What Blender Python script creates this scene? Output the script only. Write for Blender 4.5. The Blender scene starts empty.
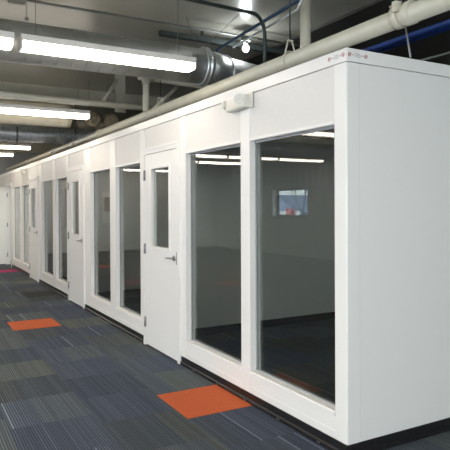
import bpy, bmesh, math, random
from mathutils import Vector, Matrix
random.seed(7)
PI = math.pi
C = bpy.context.scene.collection
sc = bpy.context.scene

# ------------------------------------------------------------------ camera
F_PX, YAW, PITCH, ROLL = 565.139, 0.5098, -0.0062, -0.0045
cd = bpy.data.cameras.new('camera'); cam = bpy.data.objects.new('camera', cd); C.objects.link(cam)
Fv = Vector((math.cos(PITCH)*math.sin(YAW), math.cos(PITCH)*math.cos(YAW), math.sin(PITCH)))
Rv = Fv.cross(Vector((0, 0, 1))).normalized(); Uv = Rv.cross(Fv)
R2 = Rv*math.cos(ROLL) + Uv*math.sin(ROLL); U2 = -Rv*math.sin(ROLL) + Uv*math.cos(ROLL)
M = Matrix((R2, U2, -Fv)).transposed().to_4x4(); M.translation = Vector((-2.2647, -2.5709, 1.5))
cam.matrix_world = M
cd.sensor_width = 36; cd.sensor_fit = 'HORIZONTAL'; cd.lens = F_PX/450*36; cd.shift_y = -14.545/450
cd.clip_start = 0.05; cd.clip_end = 200
sc.camera = cam

# ------------------------------------------------------------------ sky, daylight, exposure
w = bpy.data.worlds.new('sky'); sc.world = w; w.use_nodes = True
wn = w.node_tree.nodes; wl = w.node_tree.links
bg = wn['Background']; bg.inputs['Color'].default_value = (0.88, 0.94, 1.0, 1); bg.inputs['Strength'].default_value = 6.5
TUBE = 14.0            # radiance of the fluorescent lenses
def area(name, loc, rot, sx, sy, energy, col):
    l = bpy.data.lights.new(name, 'AREA'); l.shape = 'RECTANGLE'; l.size = sx; l.size_y = sy; l.energy = energy; l.color = col
    o = bpy.data.objects.new(name, l); C.objects.link(o); o.location = loc; o.rotation_euler = rot
    return o
# daylight standing outside the glazed front of the hall (behind the camera)
area('daylight_front', (-2.0, -9.4, 1.5), (PI/2, 0, 0), 9.0, 2.0, 85, (0.95, 0.86, 1.0))
area('daylight_side', (-8.5, -2.0, 1.7), (PI/2, 0, -PI/2), 11.0, 2.2, 240, (0.96, 0.87, 1.0))
sc.view_settings.view_transform = 'Standard'; sc.view_settings.look = 'None'
sc.view_settings.gamma = 1; sc.view_settings.use_curve_mapping = False
sc.view_settings.exposure = 0.0

# ------------------------------------------------------------------ materials
def mat(name, col, rough=0.5, metal=0.0, emit=None, spec=None):
    m = bpy.data.materials.new(name); m.use_nodes = True
    b = m.node_tree.nodes['Principled BSDF']
    b.inputs['Base Color'].default_value = (*col, 1); b.inputs['Roughness'].default_value = rough
    b.inputs['Metallic'].default_value = metal
    if spec is not None: b.inputs['Specular IOR Level'].default_value = spec
    if emit:
        b.inputs['Emission Color'].default_value = (*emit[0], 1); b.inputs['Emission Strength'].default_value = emit[1]
    return m
def noisy(name, c1, c2, scale, rough=0.5, metal=0.0, bump=0.0, stretch=(1, 1, 1), detail=3):
    m = mat(name, c1, rough, metal); n = m.node_tree.nodes; l = m.node_tree.links; b = n['Principled BSDF']
    tc = n.new('ShaderNodeTexCoord'); mp = n.new('ShaderNodeMapping'); mp.inputs['Scale'].default_value = stretch
    nz = n.new('ShaderNodeTexNoise'); nz.inputs['Scale'].default_value = scale; nz.inputs['Detail'].default_value = detail
    rp = n.new('ShaderNodeValToRGB'); rp.color_ramp.elements[0].color = (*c1, 1); rp.color_ramp.elements[1].color = (*c2, 1)
    rp.color_ramp.elements[0].position = .35; rp.color_ramp.elements[1].position = .65
    l.new(tc.outputs['Object'], mp.inputs[0]); l.new(mp.outputs[0], nz.inputs['Vector']); l.new(nz.outputs['Fac'], rp.inputs[0]); l.new(rp.outputs[0], b.inputs['Base Color'])
    if bump:
        bp = n.new('ShaderNodeBump'); bp.inputs['Strength'].default_value = bump; bp.inputs['Distance'].default_value = .01
        l.new(nz.outputs['Fac'], bp.inputs['Height']); l.new(bp.outputs[0], b.inputs['Normal'])
    return m
M_ = {}
M_['panel'] = noisy('white_panel', (.735, .712, .68), (.765, .742, .71), 120, .42, bump=.04)
M_['post'] = mat('white_trim', (.85, .83, .80), .32)
M_['door'] = mat('white_door', (.83, .815, .79), .35)
M_['black'] = noisy('black_base', (.008, .008, .009), (.016, .016, .017), 30, .38)
M_['rubber'] = mat('glazing_gasket', (.02, .02, .022), .5)
M_['chrome'] = mat('brushed_metal', (.42, .42, .43), .28, 1.0)
M_['hinge'] = mat('hinge_metal', (.33, .33, .34), .4, .9)
M_['galv'] = noisy('galvanised_duct', (.40, .41, .39), (.45, .46, .44), 14, .45, .8, .02, (1, 4, 4))
M_['galvspec'] = noisy('foil_duct', (.62, .64, .66), (.8, .82, .84), 20, .34, .8, .5)
M_['beigeduct'] = noisy('painted_duct', (.50, .46, .36), (.56, .52, .41), 8, .5)
M_['pvc'] = noisy('cream_pvc', (.58, .545, .43), (.62, .585, .47), 9, .33)
M_['conduit'] = mat('grey_conduit', (.16, .165, .15), .45, .4)
M_['darksteel'] = mat('dark_steel', (.03, .04, .038), .5, .3)
M_['bluepipe'] = mat('blue_tube', (.015, .05, .22), .4)
M_['bluedark'] = mat('dark_blue_tube', (.015, .045, .09), .4)
M_['ceiling'] = noisy('ceiling_sheet', (.40, .39, .33), (.45, .44, .375), .7, .27, 0, .02)
M_['beam'] = noisy('beam_paint', (.45, .42, .33), (.50, .47, .37), 5, .45)
M_['hall'] = noisy('hall_wall', (.56, .57, .55), (.60, .61, .59), 2, .55)
M_['ceilingshade'] = noisy('painted_ceiling_shade', (.035, .035, .03), (.055, .055, .045), 2, .7)  # dimness of the unlit ceiling, put into the colour
M_['olive'] = noisy('olive_wall', (.60, .57, .47), (.64, .61, .50), 1.5, .6)
M_['roof'] = noisy('dusty_board', (.10, .095, .085), (.14, .13, .115), 6, .85)
M_['fixture'] = mat('fixture_white', (.80, .76, .70), .4)
M_['lens'] = mat('fluorescent_lens', (.9, .9, .9), .4, emit=((1.0, .885, .755), TUBE))
M_['bulb'] = mat('bulb_glass', (.9, .9, .9), .3, emit=((.93, .97, 1.0), 190))
M_['plastic'] = mat('ivory_plastic', (.74, .71, .63), .35)
M_['lamphead'] = noisy('lamp_head_lens', (.60, .57, .48), (.70, .67, .58), 60, .25)
M_['red'] = mat('red_print', (.42, .07, .08), .5)
M_['greyprint'] = mat('grey_print', (.35, .36, .37), .5)
M_['redbox'] = mat('red_card', (.8, .03, .08), .45)
M_['brown'] = noisy('brown_wood', (.20, .12, .06), (.28, .17, .09), 6, .5)
M_['brass'] = noisy('brown_duct_end', (.20, .17, .11), (.34, .30, .21), 22, .42, .7, .3)
M_['siding'] = noisy('pale_siding', (.30, .42, .62), (.36, .48, .68), 3, .7)
M_['roofing'] = mat('snowy_roof', (.16, .22, .34), .8)
M_['bark'] = mat('bark', (.05, .045, .05), .9)
M_['snow'] = noisy('snowy_ground', (.55, .6, .66), (.7, .74, .8), 1, .9)

def glass():
    m = bpy.data.materials.new('clear_glass'); m.use_nodes = True; n = m.node_tree.nodes; l = m.node_tree.links
    n.remove(n['Principled BSDF']); out = n['Material Output']
    tr = n.new('ShaderNodeBsdfTransparent'); tr.inputs[0].default_value = (.90, .93, .92, 1)
    gl = n.new('ShaderNodeBsdfGlossy'); gl.inputs['Roughness'].default_value = 0.0
    fr = n.new('ShaderNodeFresnel'); ge = n.new('ShaderNodeNewGeometry')
    mr = n.new('ShaderNodeMapRange'); mr.inputs['To Min'].default_value = 1.52; mr.inputs['To Max'].default_value = 1/1.52
    l.new(ge.outputs['Backfacing'], mr.inputs['Value']); l.new(mr.outputs[0], fr.inputs['IOR'])
    mx = n.new('ShaderNodeMixShader'); l.new(fr.outputs[0], mx.inputs[0]); l.new(tr.outputs[0], mx.inputs[1]); l.new(gl.outputs[0], mx.inputs[2])
    l.new(mx.outputs[0], out.inputs['Surface'])
    return m
M_['glass'] = glass()

TILE = .573
def carpet():
    m = bpy.data.materials.new('striped_carpet_tiles'); m.use_nodes = True; n = m.node_tree.nodes; l = m.node_tree.links
    b = n['Principled BSDF']; b.inputs['Roughness'].default_value = .95; b.inputs['Specular IOR Level'].default_value = .15
    def mt(op, a, c=None, d=None):
        x = n.new('ShaderNodeMath'); x.operation = op
        for i, v in enumerate((a, c, d)):
            if v is None: continue
            if isinstance(v, (int, float)): x.inputs[i].default_value = v
            else: l.new(v, x.inputs[i])
        return x.outputs[0]
    def comb(a, c, d=0.0):
        x = n.new('ShaderNodeCombineXYZ')
        for i, v in enumerate((a, c, d)):
            if isinstance(v, (int, float)): x.inputs[i].default_value = v
            else: l.new(v, x.inputs[i])
        return x.outputs[0]
    def wn(v):
        x = n.new('ShaderNodeTexWhiteNoise'); x.noise_dimensions = '3D'; l.new(v, x.inputs['Vector']); return x.outputs['Value']
    ge = n.new('ShaderNodeNewGeometry'); sp = n.new('ShaderNodeSeparateXYZ'); l.new(ge.outputs['Position'], sp.inputs[0])
    X, Y = sp.outputs[0], sp.outputs[1]
    u = mt('DIVIDE', mt('ADD', X, .54), TILE); col = mt('FLOOR', u)
    off = mt('FRACT', mt('MULTIPLY', col, .63))
    v = mt('SUBTRACT', mt('DIVIDE', mt('SUBTRACT', Y, 1.05), TILE), off); row = mt('FLOOR', v)
    tid = wn(comb(col, row, 3.3))
    # broad bands across a tile, each its own yarn mix
    bu = mt('MULTIPLY', mt('FRACT', u), 3.0); bu = mt('ADD', bu, mt('MULTIPLY', tid, 2.0)); bidx = mt('FLOOR', bu)
    band = wn(comb(bidx, tid, 9.1))
    hue = mt('ADD', mt('MULTIPLY', tid, .62), mt('MULTIPLY', band, .38))
    rp = n.new('ShaderNodeValToRGB'); cr = rp.color_ramp; cr.interpolation = 'LINEAR'
    cols = [(0.0, (.056, .068, .096)), (.22, (.066, .079, .108)), (.42, (.070, .085, .102)), (.6, (.080, .092, .098)), (.78, (.086, .099, .096)), (1.0, (.108, .112, .102))]
    while len(cr.elements) < len(cols): cr.elements.new(.5)
    for e, (p_, c_) in zip(cr.elements, cols): e.position = p_; e.color = (*c_, 1)
    l.new(hue, rp.inputs[0])
    # pinstripes running along the hall
    PW = TILE/32
    su = mt('DIVIDE', mt('ADD', X, .54), PW); si = mt('FLOOR', su); sf = mt('FRACT', su)
    rs = wn(comb(si, row, tid)); 
    line = mt('MULTIPLY', mt('GREATER_THAN', sf, .58), mt('ADD', .35, mt('MULTIPLY', rs, 1.1)))
    bright = mt('MULTIPLY', mt('GREATER_THAN', wn(comb(si, row, 5.5)), .988), mt('GREATER_THAN', sf, .45))
    fine = n.new('ShaderNodeTexNoise'); fine.inputs['Scale'].default_value = 1.0; fine.inputs['Detail'].default_value = 4
    l.new(comb(mt('MULTIPLY', X, 260), mt('MULTIPLY', Y, 60), 0.0), fine.inputs['Vector'])
    gain = mt('ADD', mt('ADD', .86, mt('MULTIPLY', line, .72)), mt('MULTIPLY', bright, 1.9))
    gain = mt('MULTIPLY', gain, mt('ADD', .6, mt('MULTIPLY', fine.outputs['Fac'], .8)))
    tone = mt('ADD', .82, mt('MULTIPLY', wn(comb(row, col, 7.7)), .36))
    gain = mt('MULTIPLY', gain, tone)
    vm = n.new('ShaderNodeVectorMath'); vm.operation = 'SCALE'; l.new(rp.outputs[0], vm.inputs[0]); l.new(gain, vm.inputs['Scale'])
    # soft seams between tiles
    l.new(vm.outputs[0], b.inputs['Base Color'])
    bp = n.new('ShaderNodeBump'); bp.inputs['Strength'].default_value = .4; bp.inputs['Distance'].default_value = .003
    l.new(line, bp.inputs['Height']); l.new(bp.outputs[0], b.inputs['Normal'])
    return m
M_['carpet'] = carpet()
def accent(name, c):
    k = tuple(v*.8 for v in c)
    return noisy(name, c, k, 40, .95, 0, .3, (4, 1, 1))

# ------------------------------------------------------------------ helpers
WORLD = {}
class MB:
    def __init__(s): s.bm = bmesh.new()
    def box(s, x0, x1, y0, y1, z0, z1):
        v = [s.bm.verts.new(p) for p in ((x0,y0,z0),(x1,y0,z0),(x1,y1,z0),(x0,y1,z0),(x0,y0,z1),(x1,y0,z1),(x1,y1,z1),(x0,y1,z1))]
        for f in ((0,3,2,1),(4,5,6,7),(0,1,5,4),(1,2,6,5),(2,3,7,6),(3,0,4,7)): s.bm.faces.new([v[i] for i in f])
        return s
    def tube(s, pts, r, n=14, cap=True, inner=None):
        """round tube along a polyline; r a number or one radius per point"""
        pts = [Vector(p) for p in pts]; rr = r if isinstance(r, (list, tuple)) else [r]*len(pts)
        t0 = (pts[1]-pts[0]).normalized(); ref = Vector((0, 0, 1)) if abs(t0.z) < .9 else Vector((1, 0, 0))
        a = t0.cross(ref).normalized(); rings = []
        for i, p in enumerate(pts):
            t = ((pts[i]-pts[i-1]).normalized() if i else t0) + ((pts[i+1]-pts[i]).normalized() if i < len(pts)-1 else (pts[i]-pts[i-1]).normalized())
            if t.length < 1e-6: t = t0.copy()
            t.normalize(); a = (a - t*a.dot(t)).normalized(); b = t.cross(a)
            rings.append([s.bm.verts.new(p + (a*math.cos(2*PI*k/n) + b*math.sin(2*PI*k/n))*rr[i]) for k in range(n)])
        for A, B in zip(rings, rings[1:]):
            for k in range(n):
                f = s.bm.faces.new((A[k], A[(k+1) % n], B[(k+1) % n], B[k])); f.smooth = True
        if cap: s.bm.faces.new(rings[0][::-1]); s.bm.faces.new(rings[-1])
        return s
    def ring(s, c, axis, R, r, n=24, m=8, arc=2*PI, start=0):
        """torus or part of one"""
        c = Vector(c); ax = Vector(axis).normalized(); ref = Vector((0, 0, 1)) if abs(ax.z) < .9 else Vector((1, 0, 0))
        a = ax.cross(ref).normalized(); b = ax.cross(a); closed = abs(arc-2*PI) < 1e-6
        cnt = n if closed else n+1; rings = []
        for i in range(cnt):
            t = start + arc*i/n; d = a*math.cos(t) + b*math.sin(t)
            rings.append([s.bm.verts.new(c + d*(R + r*math.cos(2*PI*k/m)) + ax*r*math.sin(2*PI*k/m)) for k in range(m)])
        for i in range(n):
            A = rings[i]; B = rings[(i+1) % cnt]
            for k in range(m):
                f = s.bm.faces.new((A[k], A[(k+1) % m], B[(k+1) % m], B[k])); f.smooth = True
        return s
    def prism(s, prof, axis, a0, a1):
        """profile [(p, q)] extruded along an axis; x: (y, z), y: (x, z), z: (x, y)"""
        mk = {'x': lambda p, q, a: (a, p, q), 'y': lambda p, q, a: (p, a, q), 'z': lambda p, q, a: (p, q, a)}[axis]
        A = [s.bm.verts.new(mk(p, q, a0)) for p, q in prof]; B = [s.bm.verts.new(mk(p, q, a1)) for p, q in prof]
        k = len(prof)
        for i in range(k): s.bm.faces.new((A[i], A[(i+1) % k], B[(i+1) % k], B[i]))
        s.bm.faces.new(A[::-1]); s.bm.faces.new(B)
        return s
    def build(s, name, m, parent=None, bevel=0, loc=None, rotz=0):
        """verts are in world coordinates (or, with loc, in coordinates about loc)"""
        bmesh.ops.recalc_face_normals(s.bm, faces=s.bm.faces[:])
        base = WORLD.get(parent.name, Vector()) if parent else Vector()
        if loc is None:
            bmesh.ops.translate(s.bm, verts=s.bm.verts[:], vec=-base); here = base
        me = bpy.data.meshes.new(name); s.bm.to_mesh(me); s.bm.free(); me.materials.append(M_[m] if isinstance(m, str) else m)
        o = bpy.data.objects.new(name, me); C.objects.link(o)
        if loc is not None: o.location = Vector(loc) - base; here = Vector(loc)
        o.rotation_euler.z = rotz
        if parent: o.parent = parent
        WORLD[o.name] = here.copy()
        if bevel:
            md = o.modifiers.new('bevel', 'BEVEL'); md.width = bevel; md.segments = 2; md.limit_method = 'ANGLE'
        return o
def thing(name, label, cat, loc, group=None):
    o = bpy.data.objects.new(name, None); C.objects.link(o); o.location = loc; WORLD[o.name] = Vector(loc)
    o.empty_display_size = .1
    if label: o['label'] = label; o['category'] = cat
    if group: o['group'] = group
    return o
def tag(o, label, cat, group=None):
    o['label'] = label; o['category'] = cat
    if group: o['group'] = group
    return o
def struct(o, label=None):
    o['kind'] = 'structure'
    if label: o['label'] = label
    return o

# ------------------------------------------------------------------ the hall
HX0, HX1, HY0, HY1, HZ = -7.9, 7.0, -9.0, 16.4, 3.42
struct(MB().box(HX0, HX1, HY0, HY1, -.12, 0).build('floor', 'carpet'))
# sloping sheet ceiling: one shallow pitch rising away from the camera with folded sheet seams
b = MB(); b.box(HX0-.2, HX1+.2, HY0-.2, HY1+.2, HZ, HZ+.12)
struct(b.build('ceiling', 'ceiling'))
struct(MB().box(1.55, HX1, HY0, 4.5, HZ-.03, HZ-.001).build('ceiling_shade', 'ceilingshade'))  # dark sheet painting in the shade on the ceiling above the offices
# wall on the open side, ribbed sheet above, with one small deep window
WY0, WY1, WZ0, WZ1 = 10.80, 12.65, 1.19, 2.06
b = MB(); b.box(HX0-.28, HX0, HY0, -7.5, 0, HZ).box(HX0-.28, HX0, 3.5, WY0, 0, HZ).box(HX0-.28, HX0, -7.5, 3.5, 0, .6).box(HX0-.28, HX0, -7.5, 3.5, 2.8, HZ).box(HX0-.28, HX0, WY1, HY1, 0, HZ)
b.box(HX0-.28, HX0, WY0, WY1, 0, WZ0).box(HX0-.28, HX0, WY0, WY1, WZ1, HZ)
y = 6.0
while y < 15.2:
    if not (WY0-.1 < y < WY1+.05):
        b.prism([(HX0, y), (HX0+.06, y+.03), (HX0+.06, y+.09), (HX0, y+.12)], 'z', WZ1+.06, HZ)
    else:
        b.prism([(HX0, y), (HX0+.06, y+.03), (HX0+.06, y+.09), (HX0, y+.12)], 'z', WZ1+.06, HZ)
    y += .30
b.box(HX0, HX0+.22, 14.90, 15.12, 0, HZ)
wl_ = struct(b.build('wall_left', 'hall'))
wd = thing('window_9', None, None, (HX0, WY0, WZ0)); struct(wd)
b = MB()
for a in ((WY0, WY0+.05, WZ0, WZ1), (WY1-.05, WY1, WZ0, WZ1), (WY0, WY1, WZ0, WZ0+.05), (WY0, WY1, WZ1-.05, WZ1)):
    b.box(HX0-.24, HX0-.18, a[0], a[1], a[2], a[3])
b.build('window_frame', 'rubber', wd); 
MB().box(HX0-.16, HX0+.04, WY0-.06, WY1+.06, WZ0-.05, WZ0-.004).build('window_sill', 'rubber', wd)
MB().box(HX0-.215, HX0-.205, WY0+.05, WY1-.05, WZ0+.05, WZ1-.05).build('glass', 'glass', wd)
struct(MB().box(HX0-.28, HX1+.2, HY1, HY1+.2, 0, HZ).build('wall_back', 'hall'))
struct(MB().box(HX1, HX1+.2, HY0, HY1, 0, HZ).build('wall_right', 'olive'))
# side glazing beside and behind the camera
ws = thing('window_11', None, None, (HX0-.14, -7.5, .6)); struct(ws)
b = MB()
for i in range(6): b.box(HX0-.18, HX0-.10, -7.5+i*2.188, -7.44+i*2.188, .6, 2.8)
b.box(HX0-.18, HX0-.10, -7.5, 3.5, .6, .66).box(HX0-.18, HX0-.10, -7.5, 3.5, 2.74, 2.8)
b.build('window_frame', 'rubber', ws)
MB().box(HX0-.145, HX0-.137, -7.45, 3.45, .65, 2.75).build('glass', 'glass', ws)
# glazed front of the hall, behind the camera
b = MB(); b.box(HX0-.28, -6.6, HY0-.2, HY0, 0, HZ).box(2.6, HX1+.2, HY0-.2, HY0, 0, HZ)
b.box(-6.6, 2.6, HY0-.2, HY0, 3.0, HZ).box(-6.6, 2.6, HY0-.2, HY0, 0, .35)
struct(b.build('wall_front', 'hall'))
wf = thing('window_10', None, None, (-6.6, HY0-.1, .35)); struct(wf)
b = MB(); 
for i in range(5): b.box(-6.6+i*2.285, -6.54+i*2.285, HY0-.14, HY0-.06, .35, 3.0)
b.box(-6.6, 2.6, HY0-.14, HY0-.06, .35, .41).box(-6.6, 2.6, HY0-.14, HY0-.06, 2.94, 3.0)
b.build('window_frame', 'rubber', wf)
MB().box(-6.55, 2.55, HY0-.104, HY0-.096, .40, 2.95).build('glass', 'glass', wf)

# ------------------------------------------------------------------ the modular offices
TOP, TRIM, BASE, GB, GT = 2.440, 2.357, .080, .250, 1.998
LEN, DEP, TH = 15.2, 3.3, .09
DOORS = [(2.34, 3.29), (5.72, 6.67), (9.08, 10.03), (12.48, 13.43)]
PANES = [(.107, 1.088), (1.222, 2.228), (3.42, 4.285), (4.51, 5.41), (6.80, 7.60), (7.84, 8.80), (10.17, 11.06), (11.26, 12.33)]
shell = thing('wall_office_front', None, None, (0, 0, 0)); struct(shell)
MB().box(-.006, TH, -.006, LEN, TRIM+.003, TOP).build('trim', 'post', shell, .003)
# posts run between the panes and doors
edges = sorted([e for p in PANES+DOORS for e in p]); posts = [(0.0, PANES[0][0])]
allo = sorted(PANES+DOORS)
for a, c in zip(allo, allo[1:]): posts.append((a[1], c[0]))
for a, c in posts:
    a2 = a if a else -.0
    MB().box(-.004, TH, a2, c, BASE, TRIM).build('post', 'post', shell, .003)
for a, c in allo:
    isdoor = (a, c) in DOORS
    z0 = 2.125 if isdoor else GT
    MB().box(.004, TH-.01, a, c, (2.12 if isdoor else z0+.022), TRIM).build('header_panel', 'panel', shell)
    if not isdoor:
        MB().box(0.0, TH-.01, a, c, BASE, GB-.03).build('lower_panel', 'post', shell)
        MB().box(-.003, TH-.01, a, c, BASE, BASE+.05).build('kick_plate', 'post', shell, .002)
MB().box(.004, TH, allo[-1][1], LEN, BASE, TRIM).build('blank_panel', 'panel', shell)
MB().box(.0, TH, DOORS[-1][1], DOORS[-1][1]+.12, BASE, TRIM-.001).build('post', 'post', shell)
# black base channel, broken at the doors
segs = []; prev = -.012
for a, c in DOORS: segs.append((prev, a-.0)); prev = c
segs.append((prev, LEN))
for a, c in segs:
    b = MB().prism([(-.016, 0), (-.016, .022), (-.004, .03), (-.004, BASE-.003), (TH-.02, BASE-.003), (TH-.02, 0)], 'y', a, c)
    b.build('base_channel', 'black', shell)
    b = MB(); y = a+.25
    while y < c-.1:
        b.box(-.019, -.015, y, y+.03, .008, .016); y += .45
    b.build('base_clip', 'hinge', shell)
# windows: bead frame and pane
for i, (a, c) in enumerate(PANES):
    wn_ = thing('window_%d' % (i+1), None, None, (0, a, GB)); struct(wn_)
    b = MB()
    b.prism([(-.010, GB-.03), (-.010, GB-.008), (.0, GB), (.062, GB), (.062, GB-.03)], 'y', a, c)       # sill bead
    b.prism([(-.006, GT+.022), (-.006, GT+.004), (.0, GT), (.062, GT), (.062, GT+.022)], 'y', a, c)
    b.build('window_frame', 'post', wn_)
    b = MB()
    for q in ((a, a+.012, GB, GT), (c-.012, c, GB, GT), (a, c, GB, GB+.012), (a, c, GT-.012, GT)):
        b.box(.046, .062, *q)
    b.build('gasket', 'greyprint', wn_)
    MB().box(.050, .056, a+.010, c-.010, GB+.010, GT-.010).build('glass', 'glass', wn_)

def door_leaf(parent, yh, wdt, rot=0, x0=-.012, handle=True):
    """leaf hinged at yh reaching towards the corner; local origin on the hinge line"""
    g0, g1, h0, h1 = -.66, -.20, 1.085, 1.905
    b = MB(); t0, t1 = x0, x0+.044
    b.box(t0, t1, -wdt, g0, .018, 2.065).box(t0, t1, g1, 0, .018, 2.065).box(t0, t1, g0, g1, .018, h0).box(t0, t1, g0, g1, h1, 2.065)
    lf = b.build('door_leaf', 'door', parent, 0, loc=(0, yh, 0), rotz=rot)
    WORLD[lf.name] = Vector((0, 0, 0))          # children are given in the leaf's own coordinates
    def child(bb, name, m, bev=0):
        o = bb.build(name, m, None, bev); o.parent = lf; return o
    b = MB()
    for xx in ((t0-.010, t0+.001), (t1-.001, t1+.010)):
        b.box(*xx, g0-.028, g0+.004, h0-.028, h1+.028).box(*xx, g1-.004, g1+.028, h0-.028, h1+.028)
        b.box(*xx, g0, g1, h0-.028, h0+.004).box(*xx, g0, g1, h1-.004, h1+.028)
    child(b, 'glazing_frame', 'door', .003)
    child(MB().box(t0+.019, t0+.025, g0+.002, g1-.002, h0+.002, h1-.002), 'glass', 'glass')
    if handle:
        yc = -wdt+.062
        b = MB(); b.tube([(t0, yc, 1.005), (t0-.012, yc, 1.005)], .027, 20).tube([(t0-.01, yc, 1.005), (t0-.05, yc, 1.005)], .011, 12)
        b.tube([(t0-.05, yc-.012, 1.005), (t0-.052, yc+.05, 1.005), (t0-.05, yc+.10, 1.0), (t0-.044, yc+.125, .998)], [.0105, .010, .009, .007], 12)
        child(b, 'lever_handle', 'chrome')
        child(MB().box(t0-.004, t1+.001, -wdt-.001, -wdt+.016, .945, 1.065), 'latch_plate', 'hinge')
    for z in (.20, .995, 1.79):
        b = MB().tube([(t0-.006, .006, z), (t0-.006, .006, z+.112)], .009, 10)
        b.box(t0-.004, t0+.001, -.022, .006, z+.003, z+.109)
        child(b, 'hinge', 'hinge')
    return lf
for i, (a, c) in enumerate(DOORS):
    d = thing('door_%d' % (i+1), None, None, (0, a, 0)); struct(d)
    b = MB(); x0 = -.022
    b.box(x0, TH, a, a+.052, 0, 2.0699).box(x0, TH, c-.052, c, 0, 2.0699).box(x0, TH, a, c, 2.070, 2.125)
    b.box(x0-.004, x0, a, c, 2.112, 2.140)
    b.box(.034, .05, a+.05, a+.066, 0, 2.07).box(.034, .05, c-.066, c-.05, 0, 2.07)
    b.build('door_frame', 'door', d)
    for z in (.20, .995, 1.79): MB().box(-.018, .03, c-.0555, c-.0515, z, z+.112).build('hinge_plate', 'hinge', d)
    wdt = c-a-.11
    door_leaf(d, c-.055, wdt, -PI/2*.985 if i == 3 else 0, -.018)

# end wall facing right, roof, rear wall
end = thing('wall_office_end', None, None, (0, 0, 0)); struct(end)
MB().box(TH, DEP, -.006, TH, TRIM+.003, TOP).build('trim', 'post', end, .003)
MB().box(0.0, .098, -.004, TH, BASE, TRIM).build('corner_post', 'post', end, .003)
x = .100
while x < DEP-.1:
    x1 = min(x+1.19, DEP)
    MB().box(x, x1-.003, -.001, TH-.01, BASE, TRIM).build('wall_panel', 'post', end, .0015); x = x1
MB().prism([(-.016, 0), (-.016, .022), (-.004, .03), (-.004, BASE-.003), (TH-.02, BASE-.003), (TH-.02, 0)], 'x', -.012, DEP).build('base_channel', 'black', end)
struct(MB().box(TH+.001, DEP, TH+.001, LEN, TOP-.05, TOP-.003).build('ceiling_office', 'roof'))
b = MB().box(DEP-TH, DEP, TH, LEN, 0, TOP-.05); struct(b.build('wall_office_rear', 'panel'))
for k, y in enumerate((3.355, 6.735, 10.10, 13.55)):
    p = thing('wall_partition_%d' % (k+1), None, None, (TH, y, 0)); struct(p)
    MB().box(TH+.003, DEP-TH, y-.035, y+.035, BASE+.01, TOP-.05).build('partition_panel', 'panel', p)
    MB().box(TH+.003, DEP-TH, y-.045, y+.045, 0, BASE+.01).build('baseboard', 'black', p)

M_['fillglow'] = mat('fill_panel_glow', (.9, .9, .9), .5, emit=((.95, 1.0, .97), 16))
e = thing('fill_panel', 'added square fill panel, itself unseen, brightening the farthest office', 'ceiling light', (1.2, 11.7, TOP-.05))  # unseen glowing panel, added to brighten the doors behind the last panes
MB().box(.85, 1.55, 11.2, 12.4, TOP-.075, TOP-.0505).build('frame', 'fixture', e)
MB().box(.88, 1.52, 11.23, 12.37, TOP-.078, TOP-.0751).build('diffuser', 'fillglow', e)
# pictogram stickers on the corner trim
def sticker(label, face):
    s = .0
    L = .125
    o = thing('safety_sticker', label, 'sticker', (0, 0, 2.40))
    def P(t, z, d):                                  # along the face, height, thickness
        return (t, z, d)
    def slab(mb, t0, t1, z0, z1):
        if face == 'front': mb.box(-.0075, -.0062, t0, t1, z0, z1)
        else: mb.box(t0, t1, -.0075, -.0062, z0, z1)
    for t in (.022 if face == 'front' else .018, .022+L):
        b = MB(); c = (-.007, t, 2.402) if face == 'front' else (t, -.007, 2.402)
        b.ring(c, (1, 0, 0) if face == 'front' else (0, 1, 0), .0105, .0018, 20, 6)
        k = .007
        q = [(t-k, 2.402-k), (t+k, 2.402+k)]
        if face == 'front': b.tube([(-.007, q[0][0], q[0][1]), (-.007, q[1][0], q[1][1])], .0018, 6)
        else: b.tube([(q[0][0], -.007, q[0][1]), (q[1][0], -.007, q[1][1])], .0018, 6)
        b.build('no_symbol', 'red', o)
    b = MB(); slab(b, .042, .058, 2.4005, 2.4035); b.build('arrow_line', 'red', o); b = MB(); slab(b, .110, .128, 2.4005, 2.4035); b.build('arrow_line', 'red', o)
    b = MB()
    for r_ in range(3):
        t = .064
        while t < .102:
            wv = random.uniform(.003, .008); slab(b, t, t+wv, 2.391+r_*.009, 2.3945+r_*.009); t += wv+.0025
    b.build('small_print', 'greyprint', o)
sticker('small red and grey warning sticker on the long window side of the white corner trim', 'front')
sticker('small red and grey warning sticker on the blank end side of the white corner trim', 'end')
# tab of trim standing up at the corner
# emergency light
def emergency(y, label, first=None):
    e = thing('emergency_light', label, 'emergency light', (-.004, y, 2.30), 'emergency lights on the office wall')
    b = MB().prism([(-.006, 2.352), (-.058, 2.346), (-.070, 2.262), (-.064, 2.25), (-.006, 2.248)], 'y', y-.135, y+.15)
    b.build('body', 'plastic', e, .006)
    MB().box(-.010, -.005, y-.165, y+.155, 2.250, 2.366).build('back_plate', 'plastic', e, .002)
    for yy, xx, d, sc_ in ((y-.085, -.072, Vector((-.8, -.6, -.08)), 1.0), (y+.178, -.045, Vector((-.55, .83, -.1)), .72)):
        d = d.normalized(); c = Vector((xx, yy, 2.312))
        b = MB().tube([c-d*.03*sc_, c+d*.008, c+d*.022], [.030*sc_, .048*sc_, .047*sc_], 24)
        hd = b.build('lamp_head', 'plastic', e)
        b = MB().tube([c+d*.0221, c+d*.025], [.038*sc_, .036*sc_], 24).tube([c+d*.025, c+d*.028], [.010*sc_, .008*sc_], 12)
        b.build('lens', 'lamphead', hd)
    return e
emergency(1.195, 'ivory twin-head emergency light on the near window post below the long pipe')
emergency(10.62, 'small far-off twin-head emergency light high on the far end of the white office wall')

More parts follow.
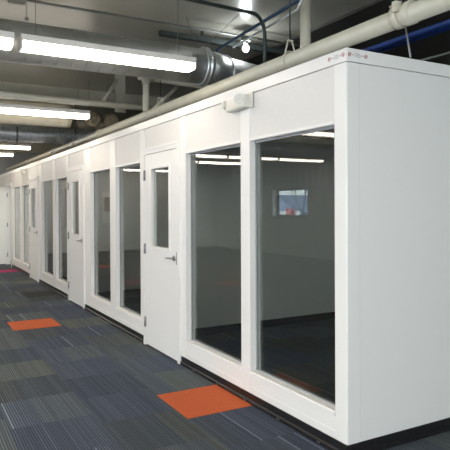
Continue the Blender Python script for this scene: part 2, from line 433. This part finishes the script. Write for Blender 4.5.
# spare white door leaves standing inside the far room
def spare(loc, rot, label, wdt=.84):
    e = thing('door_panel', label, 'door', loc)
    e['group'] = 'loose doors standing in the offices'
    lf = door_leaf(e, 0, wdt, 0, 0, True); lf.location = (0, 0, 0)
    e.rotation_euler.z = rot
    return e
spare((.28, 11.15, .0), 0, 'white half-glazed door panel standing behind the last pair of panes, the nearer one', .80)
spare((.28, 12.10, .0), 0, 'white half-glazed door panel standing behind the last pair of panes, the farther one', .80)
spare((.62, 9.85, .0), .12, 'white door panel seen edge-on through the pane just before the third door', .80)

# ------------------------------------------------------------------ accent carpet tiles
def tile(x0, y0, m, label, cat='carpet tile'):
    o = MB().box(x0, x0+TILE, y0, y0+TILE, .0003, .0035).build('carpet_tile', m, None, 0)
    # centre the origin
    return tag(o, label, cat)
M_['orange'] = accent('orange_carpet', (.62, .118, .028)); M_['pink'] = accent('magenta_carpet', (.42, .025, .11)); M_['charcoal'] = accent('charcoal_carpet', (.028, .03, .032))
tile(-.552, 1.045, 'orange', 'large bright orange carpet tile against the base of the nearest windows')
tile(-1.158, 4.70, 'orange', 'orange carpet tile lying out in the striped floor at the left')
tile(-.54, 7.33, 'charcoal', 'plain charcoal carpet tile beside the offices past the second door')
tile(-.54, 11.40, 'pink', 'magenta carpet tile at the far end near the open door')
tile(-3.40, 6.85, 'orange', 'orange carpet tile out in the hall, seen mirrored in the left large pane')
tile(-1.95, 7.95, 'pink', 'magenta carpet tile out in the hall, seen mirrored in the middle panes')
tile(-2.3, 11.2, 'orange', 'orange carpet tile far out in the hall, seen mirrored in the middle panes')

# ------------------------------------------------------------------ fluorescent rows
FZ = 2.725; FL = 1.53
def fixture():
    e = thing('fluorescent_light', 'x', 'ceiling light', (0, 0, FZ))
    L = FL-.05; z = FZ
    b = MB().prism([(-.088, z+.052), (-.086, z+.10), (-.04, z+.115), (.04, z+.115), (.086, z+.10), (.088, z+.052)], 'x', -L, 0)
    b.build('housing', 'fixture', e)
    b = MB().prism([(-.084, z+.051), (-.082, z+.015), (-.068, z), (.068, z), (.082, z+.015), (.084, z+.051)], 'x', -L+.012, -.012)
    b.build('lens', 'lens', e)
    for x0 in (-L, -.012):
        MB().prism([(-.087, z+.053), (-.085, z+.014), (-.069, z-.003), (.069, z-.003), (.085, z+.014), (.087, z+.053)], 'x', x0, x0+.012).build('end_cap', 'fixture', e)
    for x0 in (-L+.12, -.14):
        MB().tube([(x0, 0, z+.113), (x0, 0, HZ+.004)], .003, 6).build('hanger', 'conduit', e)
    return e
def copy_thing(r):
    c = r.copy(); C.objects.link(c)
    for ch in r.children:
        k = ch.copy(); C.objects.link(k); k.parent = c
        for g in ch.children:
            q = g.copy(); C.objects.link(q); q.parent = k
    return c
ROWS = [(2.02, -.03, 'the near row', 'near'), (5.17, -.09, 'the second row', 'second'),
        (9.80, -.03, 'the third row', 'third'), (11.6, -.10, 'the fourth row', 'fourth'),
        (15.55, -.4, 'the row by the back wall', 'last'),
        (-1.35, -.9, 'the row over the office corner', 'corner'), (-4.9, -1.7, 'the row behind the photographer', 'rear')]
ORD = ['nearest the offices', 'second from the offices', 'third from the offices', 'fourth from the offices', 'outermost', 'sixth']
proto = fixture(); first = True
for (y, xe, txt, key) in ROWS:
    x = xe; k = 0
    while x-FL > HX0+(1.6 if key == 'fourth' else .1):
        o = proto if first else copy_thing(proto); first = False
        o.location = (x, y, FZ); o['label'] = 'fluorescent light in %s, %s' % (txt, ORD[min(k, 5)])
        o['group'] = 'fluorescent lights in the %s row' % key
        x -= FL; k += 1

# bare bulb on the ceiling conduit
e = thing('light_bulb', 'glowing bare bulb hanging from a ceiling conduit above the first offices', 'light bulb', (.90, 2.62, 3.30))
MB().tube([(.90, 2.62, 3.31), (.90, 2.62, 3.275)], .055, 20).tube([(.90, 2.62, 3.275), (.90, 2.62, 3.245)], [.03, .022], 16).build('socket', 'conduit', e)
b = MB(); cx, cy, cz = .90, 2.62, 3.20
b.tube([(cx, cy, cz+.046), (cx, cy, cz+.03), (cx, cy, cz+.01), (cx, cy, cz-.012), (cx, cy, cz-.03), (cx, cy, cz-.038)], [.015, .022, .032, .034, .022, .006], 16)
b.build('bulb', 'bulb', e)

# ------------------------------------------------------------------ pipes, ducts and conduits
def arc(c, a0, a1, r, ax1, ax2, n=8):
    c = Vector(c); ax1 = Vector(ax1); ax2 = Vector(ax2)
    return [c + (ax1*math.cos(a0+(a1-a0)*i/n) + ax2*math.sin(a0+(a1-a0)*i/n))*r for i in range(n+1)]
PX, PZ, PR = .300, 2.630, .057
e = thing('drain_pipe', 'long cream plastic pipe running along just above the office wall', 'pipe', (PX, -2, PZ))
MB().tube([(PX, -2.2, PZ-.01), (PX, 6, PZ+.0), (PX, 15.2, PZ+.0)], PR, 28).build('pipe', 'pvc', e)
for y in (-.155, 5.95, 9.1, 12.2):
    b = MB().tube([(PX, y-.085, PZ), (PX, y-.08, PZ), (PX, y-.02, PZ), (PX, y+.0, PZ)], [PR+.004, PR+.013, PR+.013, PR+.004], 28).tube([(PX, y+.0, PZ), (PX, y+.012, PZ), (PX, y+.05, PZ), (PX, y+.055, PZ)], [PR+.004, PR+.013, PR+.013, PR+.004], 28)
    b.build('coupling', 'pvc', e)
b = MB().box(PX-.10, PX-.06, -.20, -.165, PZ+.0, PZ+.06).tube([(PX-.08, -.215, PZ+.045), (PX-.08, -.13, PZ+.045)], .007, 8)
b.build('clamp_lug', 'pvc', e)
# stack rising from the drain with a tee on top
e = thing('vent_pipe', 'cream upright pipe with an elbow rising from the long pipe over the middle offices', 'pipe', (PX, 4.0, PZ))
b = MB().tube([(PX, 4.0, PZ+.05), (PX, 4.0, 3.06)], .042, 20); b.build('riser', 'pvc', e)
MB().tube([(PX-.09, 3.97, 3.11), (PX+.10, 4.02, 3.11)], .056, 20).tube([(PX, 4.0, 3.02), (PX, 4.0, 3.10)], .052, 20).build('tee', 'pvc', e)
MB().tube([(PX+.10, 4.02, 3.11), (3.2, 4.42, 3.12)], .044, 20).build('branch', 'pvc', e)
# tall pipe by the bulb
e = thing('standpipe', 'thick cream vertical pipe behind the long pipe near the corner', 'pipe', (.80, 1.44, 2.44))
MB().tube([(.80, 1.44, TOP-.003), (.80, 1.44, HZ+.005)], .048, 24).build('pipe', 'pvc', e)
MB().tube([(.80, 1.44, 2.74), (.80, 1.44, 2.79)], .056, 24).build('coupling', 'pvc', e)
# clevis hangers on the long pipe
def hanger(y, label, first=None):
    if first is None:
        e = thing('pipe_hanger', label, 'hanger', (PX, y, PZ), 'pipe hangers')
        b = MB().ring((PX, y, PZ), (0, 1, 0), PR+.006, .006, 28, 8)
        b.tube([(PX-.05, y, PZ+.035), (PX-.018, y, PZ+.145)], .006, 8).tube([(PX+.05, y, PZ+.035), (PX+.018, y, PZ+.145)], .006, 8).box(PX-.024, PX+.024, y-.01, y+.01, PZ+.138, PZ+.15)
        b.build('clevis', 'pvc', e)
        MB().tube([(PX, y, PZ+.14), (PX, y, HZ+.005)], .006, 8).build('rod', 'darksteel', e)
    else:
        e = copy_thing(first); e.location = (PX, y, PZ); e['label'] = label
    return e
h1 = hanger(.98, 'pale clevis hanger on a dark rod holding the long pipe above the near windows')
hanger(3.55, 'pale clevis hanger holding the long pipe above the first door', h1)
hanger(7.4, 'pale clevis hanger holding the long pipe above the far windows', h1)

# big grey duct along the near light row
DY, DZ, DR = 2.62, 2.945, .178
e = thing('air_duct', 'thick grey spiral air duct behind the near row of lights', 'duct', (0, DY, DZ))
MB().tube([(HX0+.05, DY, DZ), (-4, DY, DZ), (.36, DY, DZ)], DR, 40).build('spiral_duct', 'galv', e)
b = MB(); x = HX0+.15
while x < .30: b.ring((x, DY, DZ), (1, .05, .04), DR+.0005, .0022, 40, 5); x += .13
b.build('spiral_seam', 'galv', e)
b = MB().tube([(.35, DY, DZ), (.362, DY, DZ), (.364, DY, DZ), (.40, DY, DZ), (.402, DY, DZ), (.414, DY, DZ)], [DR+.006, DR+.022, DR+.01, DR+.01, DR+.022, DR+.006], 36)
b.build('flange', 'galvspec', e)
dd = Vector((.92, .38, .035)).normalized(); c0 = Vector((.40, DY, DZ))
b = MB().tube([c0-dd*.02, c0+dd*.16, c0+dd*.30, c0+dd*2.9], [DR-.004, DR-.006, DR-.02, DR-.022], 36); b.build('elbow_duct', 'galv', e)
MB().ring(c0+dd*.30, dd, DR-.012, .009, 36, 8).build('band', 'galvspec', e)
tag_o = thing('duct_hanger', 'thin slanted wire sling holding the flanged end of the grey duct', 'hanger', (.38, DY, HZ))
MB().tube([(.40, DY-.01, DZ+DR+.02), (.62, DY-.35, HZ+.004)], .004, 6).tube([(.32, DY, DZ+DR+.01), (.20, DY, HZ+.004)], .0025, 6).build('wire', 'conduit', tag_o)

# painted duct along the second light row, silver duct beyond
e = thing('painted_duct', 'beige round duct running behind the second row of lights', 'duct', (0, 5.85, 2.86))
MB().tube([(HX0+.05, 5.85, 2.85), (-.28, 5.85, 2.85), (-.18, 5.85, 2.85)], [.17, .17, .165], 32).build('duct', 'beigeduct', e)
for k, (xx, nm) in enumerate(((.13, 'left'), (.43, 'right'))):
    e = thing('end_duct', 'round brown metal duct end above the middle offices, the %s one of two' % nm, 'duct', (xx, 5.85, 2.81), 'round duct ends over the long pipe')
    yy = 5.72+k*.05
    MB().tube([(xx, yy, 2.815), (xx, yy+.03, 2.815), (xx, yy+.5, 2.83)], [.116, .122, .118], 28).build('shell', 'brass', e)
    MB().tube([(xx, yy+.2, 2.92), (xx, yy+.2, HZ+.003)], .004, 6).build('hanger_wire', 'conduit', e)
    MB().ring((xx, yy-.004, 2.815), (0, 1, 0), .10, .012, 28, 8).ring((xx, yy-.004, 2.815), (0, 1, 0), .045, .008, 20, 6).build('rim', 'brass', e)
e = thing('foil_duct', 'shiny silver foil duct beyond the second row of lights', 'duct', (0, 8.3, 2.85))
pts = []; rr = []; x = HX0+.3; i = 0
while x < 1.3:
    pts.append((x, 8.3, 2.855)); rr.append(.155 if i % 2 else .145); x += .07; i += 1
MB().tube(pts, rr, 28).build('duct', 'galvspec', e)
MB().ring((-.55, 8.3, 2.83), (1, 0, 0), .16, .015, 28, 8).build('band', 'conduit', e)
# cream pipe across the hall
e = thing('cross_pipe', 'cream pipe crossing the hall above the second row of lights', 'pipe', (0, 4.55, 2.83))
MB().tube([(HX0+.05, 4.50, 2.84), (-1.36, 4.50, 2.83), (1.6, 4.62, 2.83)], .038, 18).build('pipe', 'pvc', e)

# steel: dark strut, beams, braces
tag(MB().box(.02, 3.2, 2.86, 2.92, 3.285, 3.335).box(.5, .53, 2.88, 2.90, 3.33, HZ+.003).box(2.5, 2.53, 2.88, 2.90, 3.33, HZ+.003).build('steel_strut', 'darksteel'), 'dark steel strut above the grey duct beside the bulb', 'strut')
for k, (y, dz, x1, lab) in enumerate(((6.6, .20, 2.4, 'shallow beige roof beam above the second row of lights'), (10.4, .42, 3.4, 'deep beige roof beam above the third row of lights'), (13.2, .45, 3.4, 'deep beige roof beam above the fourth row of lights'))):
    b = MB().prism([(y-.09, HZ-dz), (y-.09, HZ-dz+.02), (y-.008, HZ-dz+.02), (y-.008, HZ), (y+.008, HZ), (y+.008, HZ-dz+.02), (y+.09, HZ-dz+.02), (y+.09, HZ-dz)], 'x', HX0+.03, x1)
    tag(b.build('roof_beam', 'beam'), lab, 'beam')
e = thing('brace', 'cream diagonal brace and plate between ceiling and cross pipe over the middle offices', 'brace', (0, 4.9, 3.2))
MB().tube([(.20, 4.80, 3.22), (-.03, 4.8, 2.86)], .022, 12).build('strut', 'pvc', e)
MB().box(.27, .42, 5.1, 5.12, 2.84, HZ+.004).build('plate', 'beam', e)
e = thing('brace', 'cream slanting brace beside the upright vent pipe', 'brace', (.8, 4.3, 3.0))
MB().tube([(.85, 4.25, 3.10), (.42, 4.2, 2.70)], .024, 12).build('strut', 'pvc', e)
# conduits
e = thing('ceiling_conduit', 'thin grey conduit with a junction box running across the ceiling', 'conduit', (0, 2.62, 3.33))
MB().tube([(HX0+.1, 2.62, 3.325), (3.2, 2.62, 3.325)], .012, 10).build('tube', 'conduit', e)
bx = MB().box(-1.50, -1.36, 2.57, 2.67, 3.29, 3.36).build('junction_box', 'conduit', e, .006)
b = MB(); z = 3.29; 
while z > 3.165: b.ring((-1.355, 2.6, z), (0, 1, 0) if int(z*100) % 2 else (1, 0, 0), .006, .0018, 8, 4); z -= .011
b.box(-1.37, -1.34, 2.59, 2.61, 3.14, 3.165); b.build('pull_chain', 'conduit', e)
e = thing('bent_conduit', 'dark conduit bending down from the ceiling behind the long pipe', 'conduit', (.36, 1.5, 3.0))
ca = arc((.25, 1.42, 2.96), PI/2, 0, .15, (.94, .34, 0), (0, 0, 1))
MB().tube([(-2.6, 1.40, 3.12), (-.45, 1.40, 3.115)] + ca + [(ca[-1].x, ca[-1].y, TOP)], .016, 12).build('tube', 'darksteel', e)
e = thing('dark_blue_tube', 'dark blue tube slanting over the bulb towards the corner', 'tube', (.45, 1.7, 3.1))
MB().tube([(.61, 2.73, 3.14), (.607, 2.72, 3.175), (.54, 1.08, 3.20), (.95, .7, 3.20), (3.1, .5, 3.20)], .017, 10).build('tube', 'bluedark', e)
e = thing('light_conduit', 'thin shiny conduit beside the dark blue tube', 'conduit', (.55, 1.7, 3.1))
MB().tube([(.62, 2.4, 3.12), (.50, 1.15, 3.10), (.50, 1.1, 3.16)], .011, 10).build('tube', 'galvspec', e)
for k, (dx, dz) in enumerate(((0, 0), (.048, .012), (.094, .002))):
    o = MB().tube([(.95+dx, -2.2, 2.75+dz), (.95+dx, 1.0, 2.75+dz), (.94+dx, 2.6, 2.75+dz), (.93+dx, 4.3, 2.75+dz)], .021, 12).build('blue_tube', 'bluepipe')
    tag(o, 'long blue tube running behind the long pipe, the %s of the three' % ('one nearest the front', 'middle one', 'rearmost one')[k], 'tube', 'blue tubes above the offices')
b = MB().tube([(.58, -.42, 2.66), (1.06, -.05, 2.96)], .008, 8).tube([(.55, .02, 2.62), (.75, .25, 2.80)], .006, 8)
e = thing('support_wires', 'pale thin slanting support rods above the right end of the office roof', 'wire', (.8, 0, 2.7))
MB().tube([(.50, -.03, TOP), (.92, .42, 2.9), (1.5, 1.0, HZ)], .006, 8).build('wire', 'galvspec', e)
MB().tube([(.6, .6, TOP), (1.6, .3, 2.75), (2.6, .1, 3.0)], .010, 8).build('rail', 'conduit', e)

# ------------------------------------------------------------------ back wall notice, window sill things, outdoors
e = thing('notice_board', 'narrow brown notice board in a pale frame, mirrored in the middle panes', 'notice board', (-3.6, HY1, 1.0))
MB().box(-3.82, -3.42, HY1-.03, HY1-.002, .95, 2.05).build('frame', 'post', e, .004)
MB().box(-3.77, -3.47, HY1-.036, HY1-.029, 1.35, 1.85).build('board', 'brown', e)
e = thing('red_bin', 'red bin with a white patch standing outside the small window', 'bin', (-12, 17.55, -.1))
MB().prism([(17.44, -.1), (17.41, 1.34), (17.43, 1.41), (17.67, 1.41), (17.69, 1.34), (17.66, -.1)], 'x', -12.3, -12).build('body', 'redbox', e)
MB().box(-11.999, -11.995, 17.5, 17.6, 1.2, 1.28).build('printed_patch', 'post', e)
o = MB().tube([(-12.0, 17.22, -.1), (-12.0, 17.22, 1.3), (-12.0, 17.22, 1.36), (-12.0, 17.22, 1.40)], [.05, .05, .04, .02], 14).build('bollard', 'rubber')
tag(o, 'dark bollard standing beside the red bin outside the small window', 'bollard')
struct(MB().box(-60, HX0-.3, -20, 60, -.3, -.1).build('ground', 'snow'))
e = thing('neighbour_house', 'pale blue gabled house outside the small window', 'house', (-38, 55, 0))
b = MB().prism([(49.5, -.2), (49.5, .6), (56.0, 2.75), (61, .95), (61, -.2)], 'x', -46, -38); b.build('walls', 'siding', e)
b = MB().prism([(49.0, .38), (49.0, .6), (56.0, 2.97), (61.5, .95), (61.5, .73), (56.0, 2.76)], 'x', -46.3, -37.7); b.build('roof', 'roofing', e)
b = MB().box(-36.5, -33, 49.5, 56, -.2, 1.0); b.build('garage', 'post', e)
e = thing('bare_tree', 'bare dark-branched tree outside the small window', 'tree', (-15, 20.4, 0))
b = MB()
def branch(p, d, L, r, n):
    q = p + d*L; b.tube([p, q], [r, r*.65], 6)
    if n:
        for _ in range(3):
            nd = (d + Vector((random.uniform(-.7, .7), random.uniform(-.8, .8), random.uniform(-.1, .6)))).normalized()
            branch(q if _ else p + d*L*.6, nd, L*.72, r*.6, n-1)
branch(Vector((-15, 20.3, -.1)), Vector((0, .1, 1)).normalized(), 1.3, .05, 6)
b.build('branches', 'bark', e)
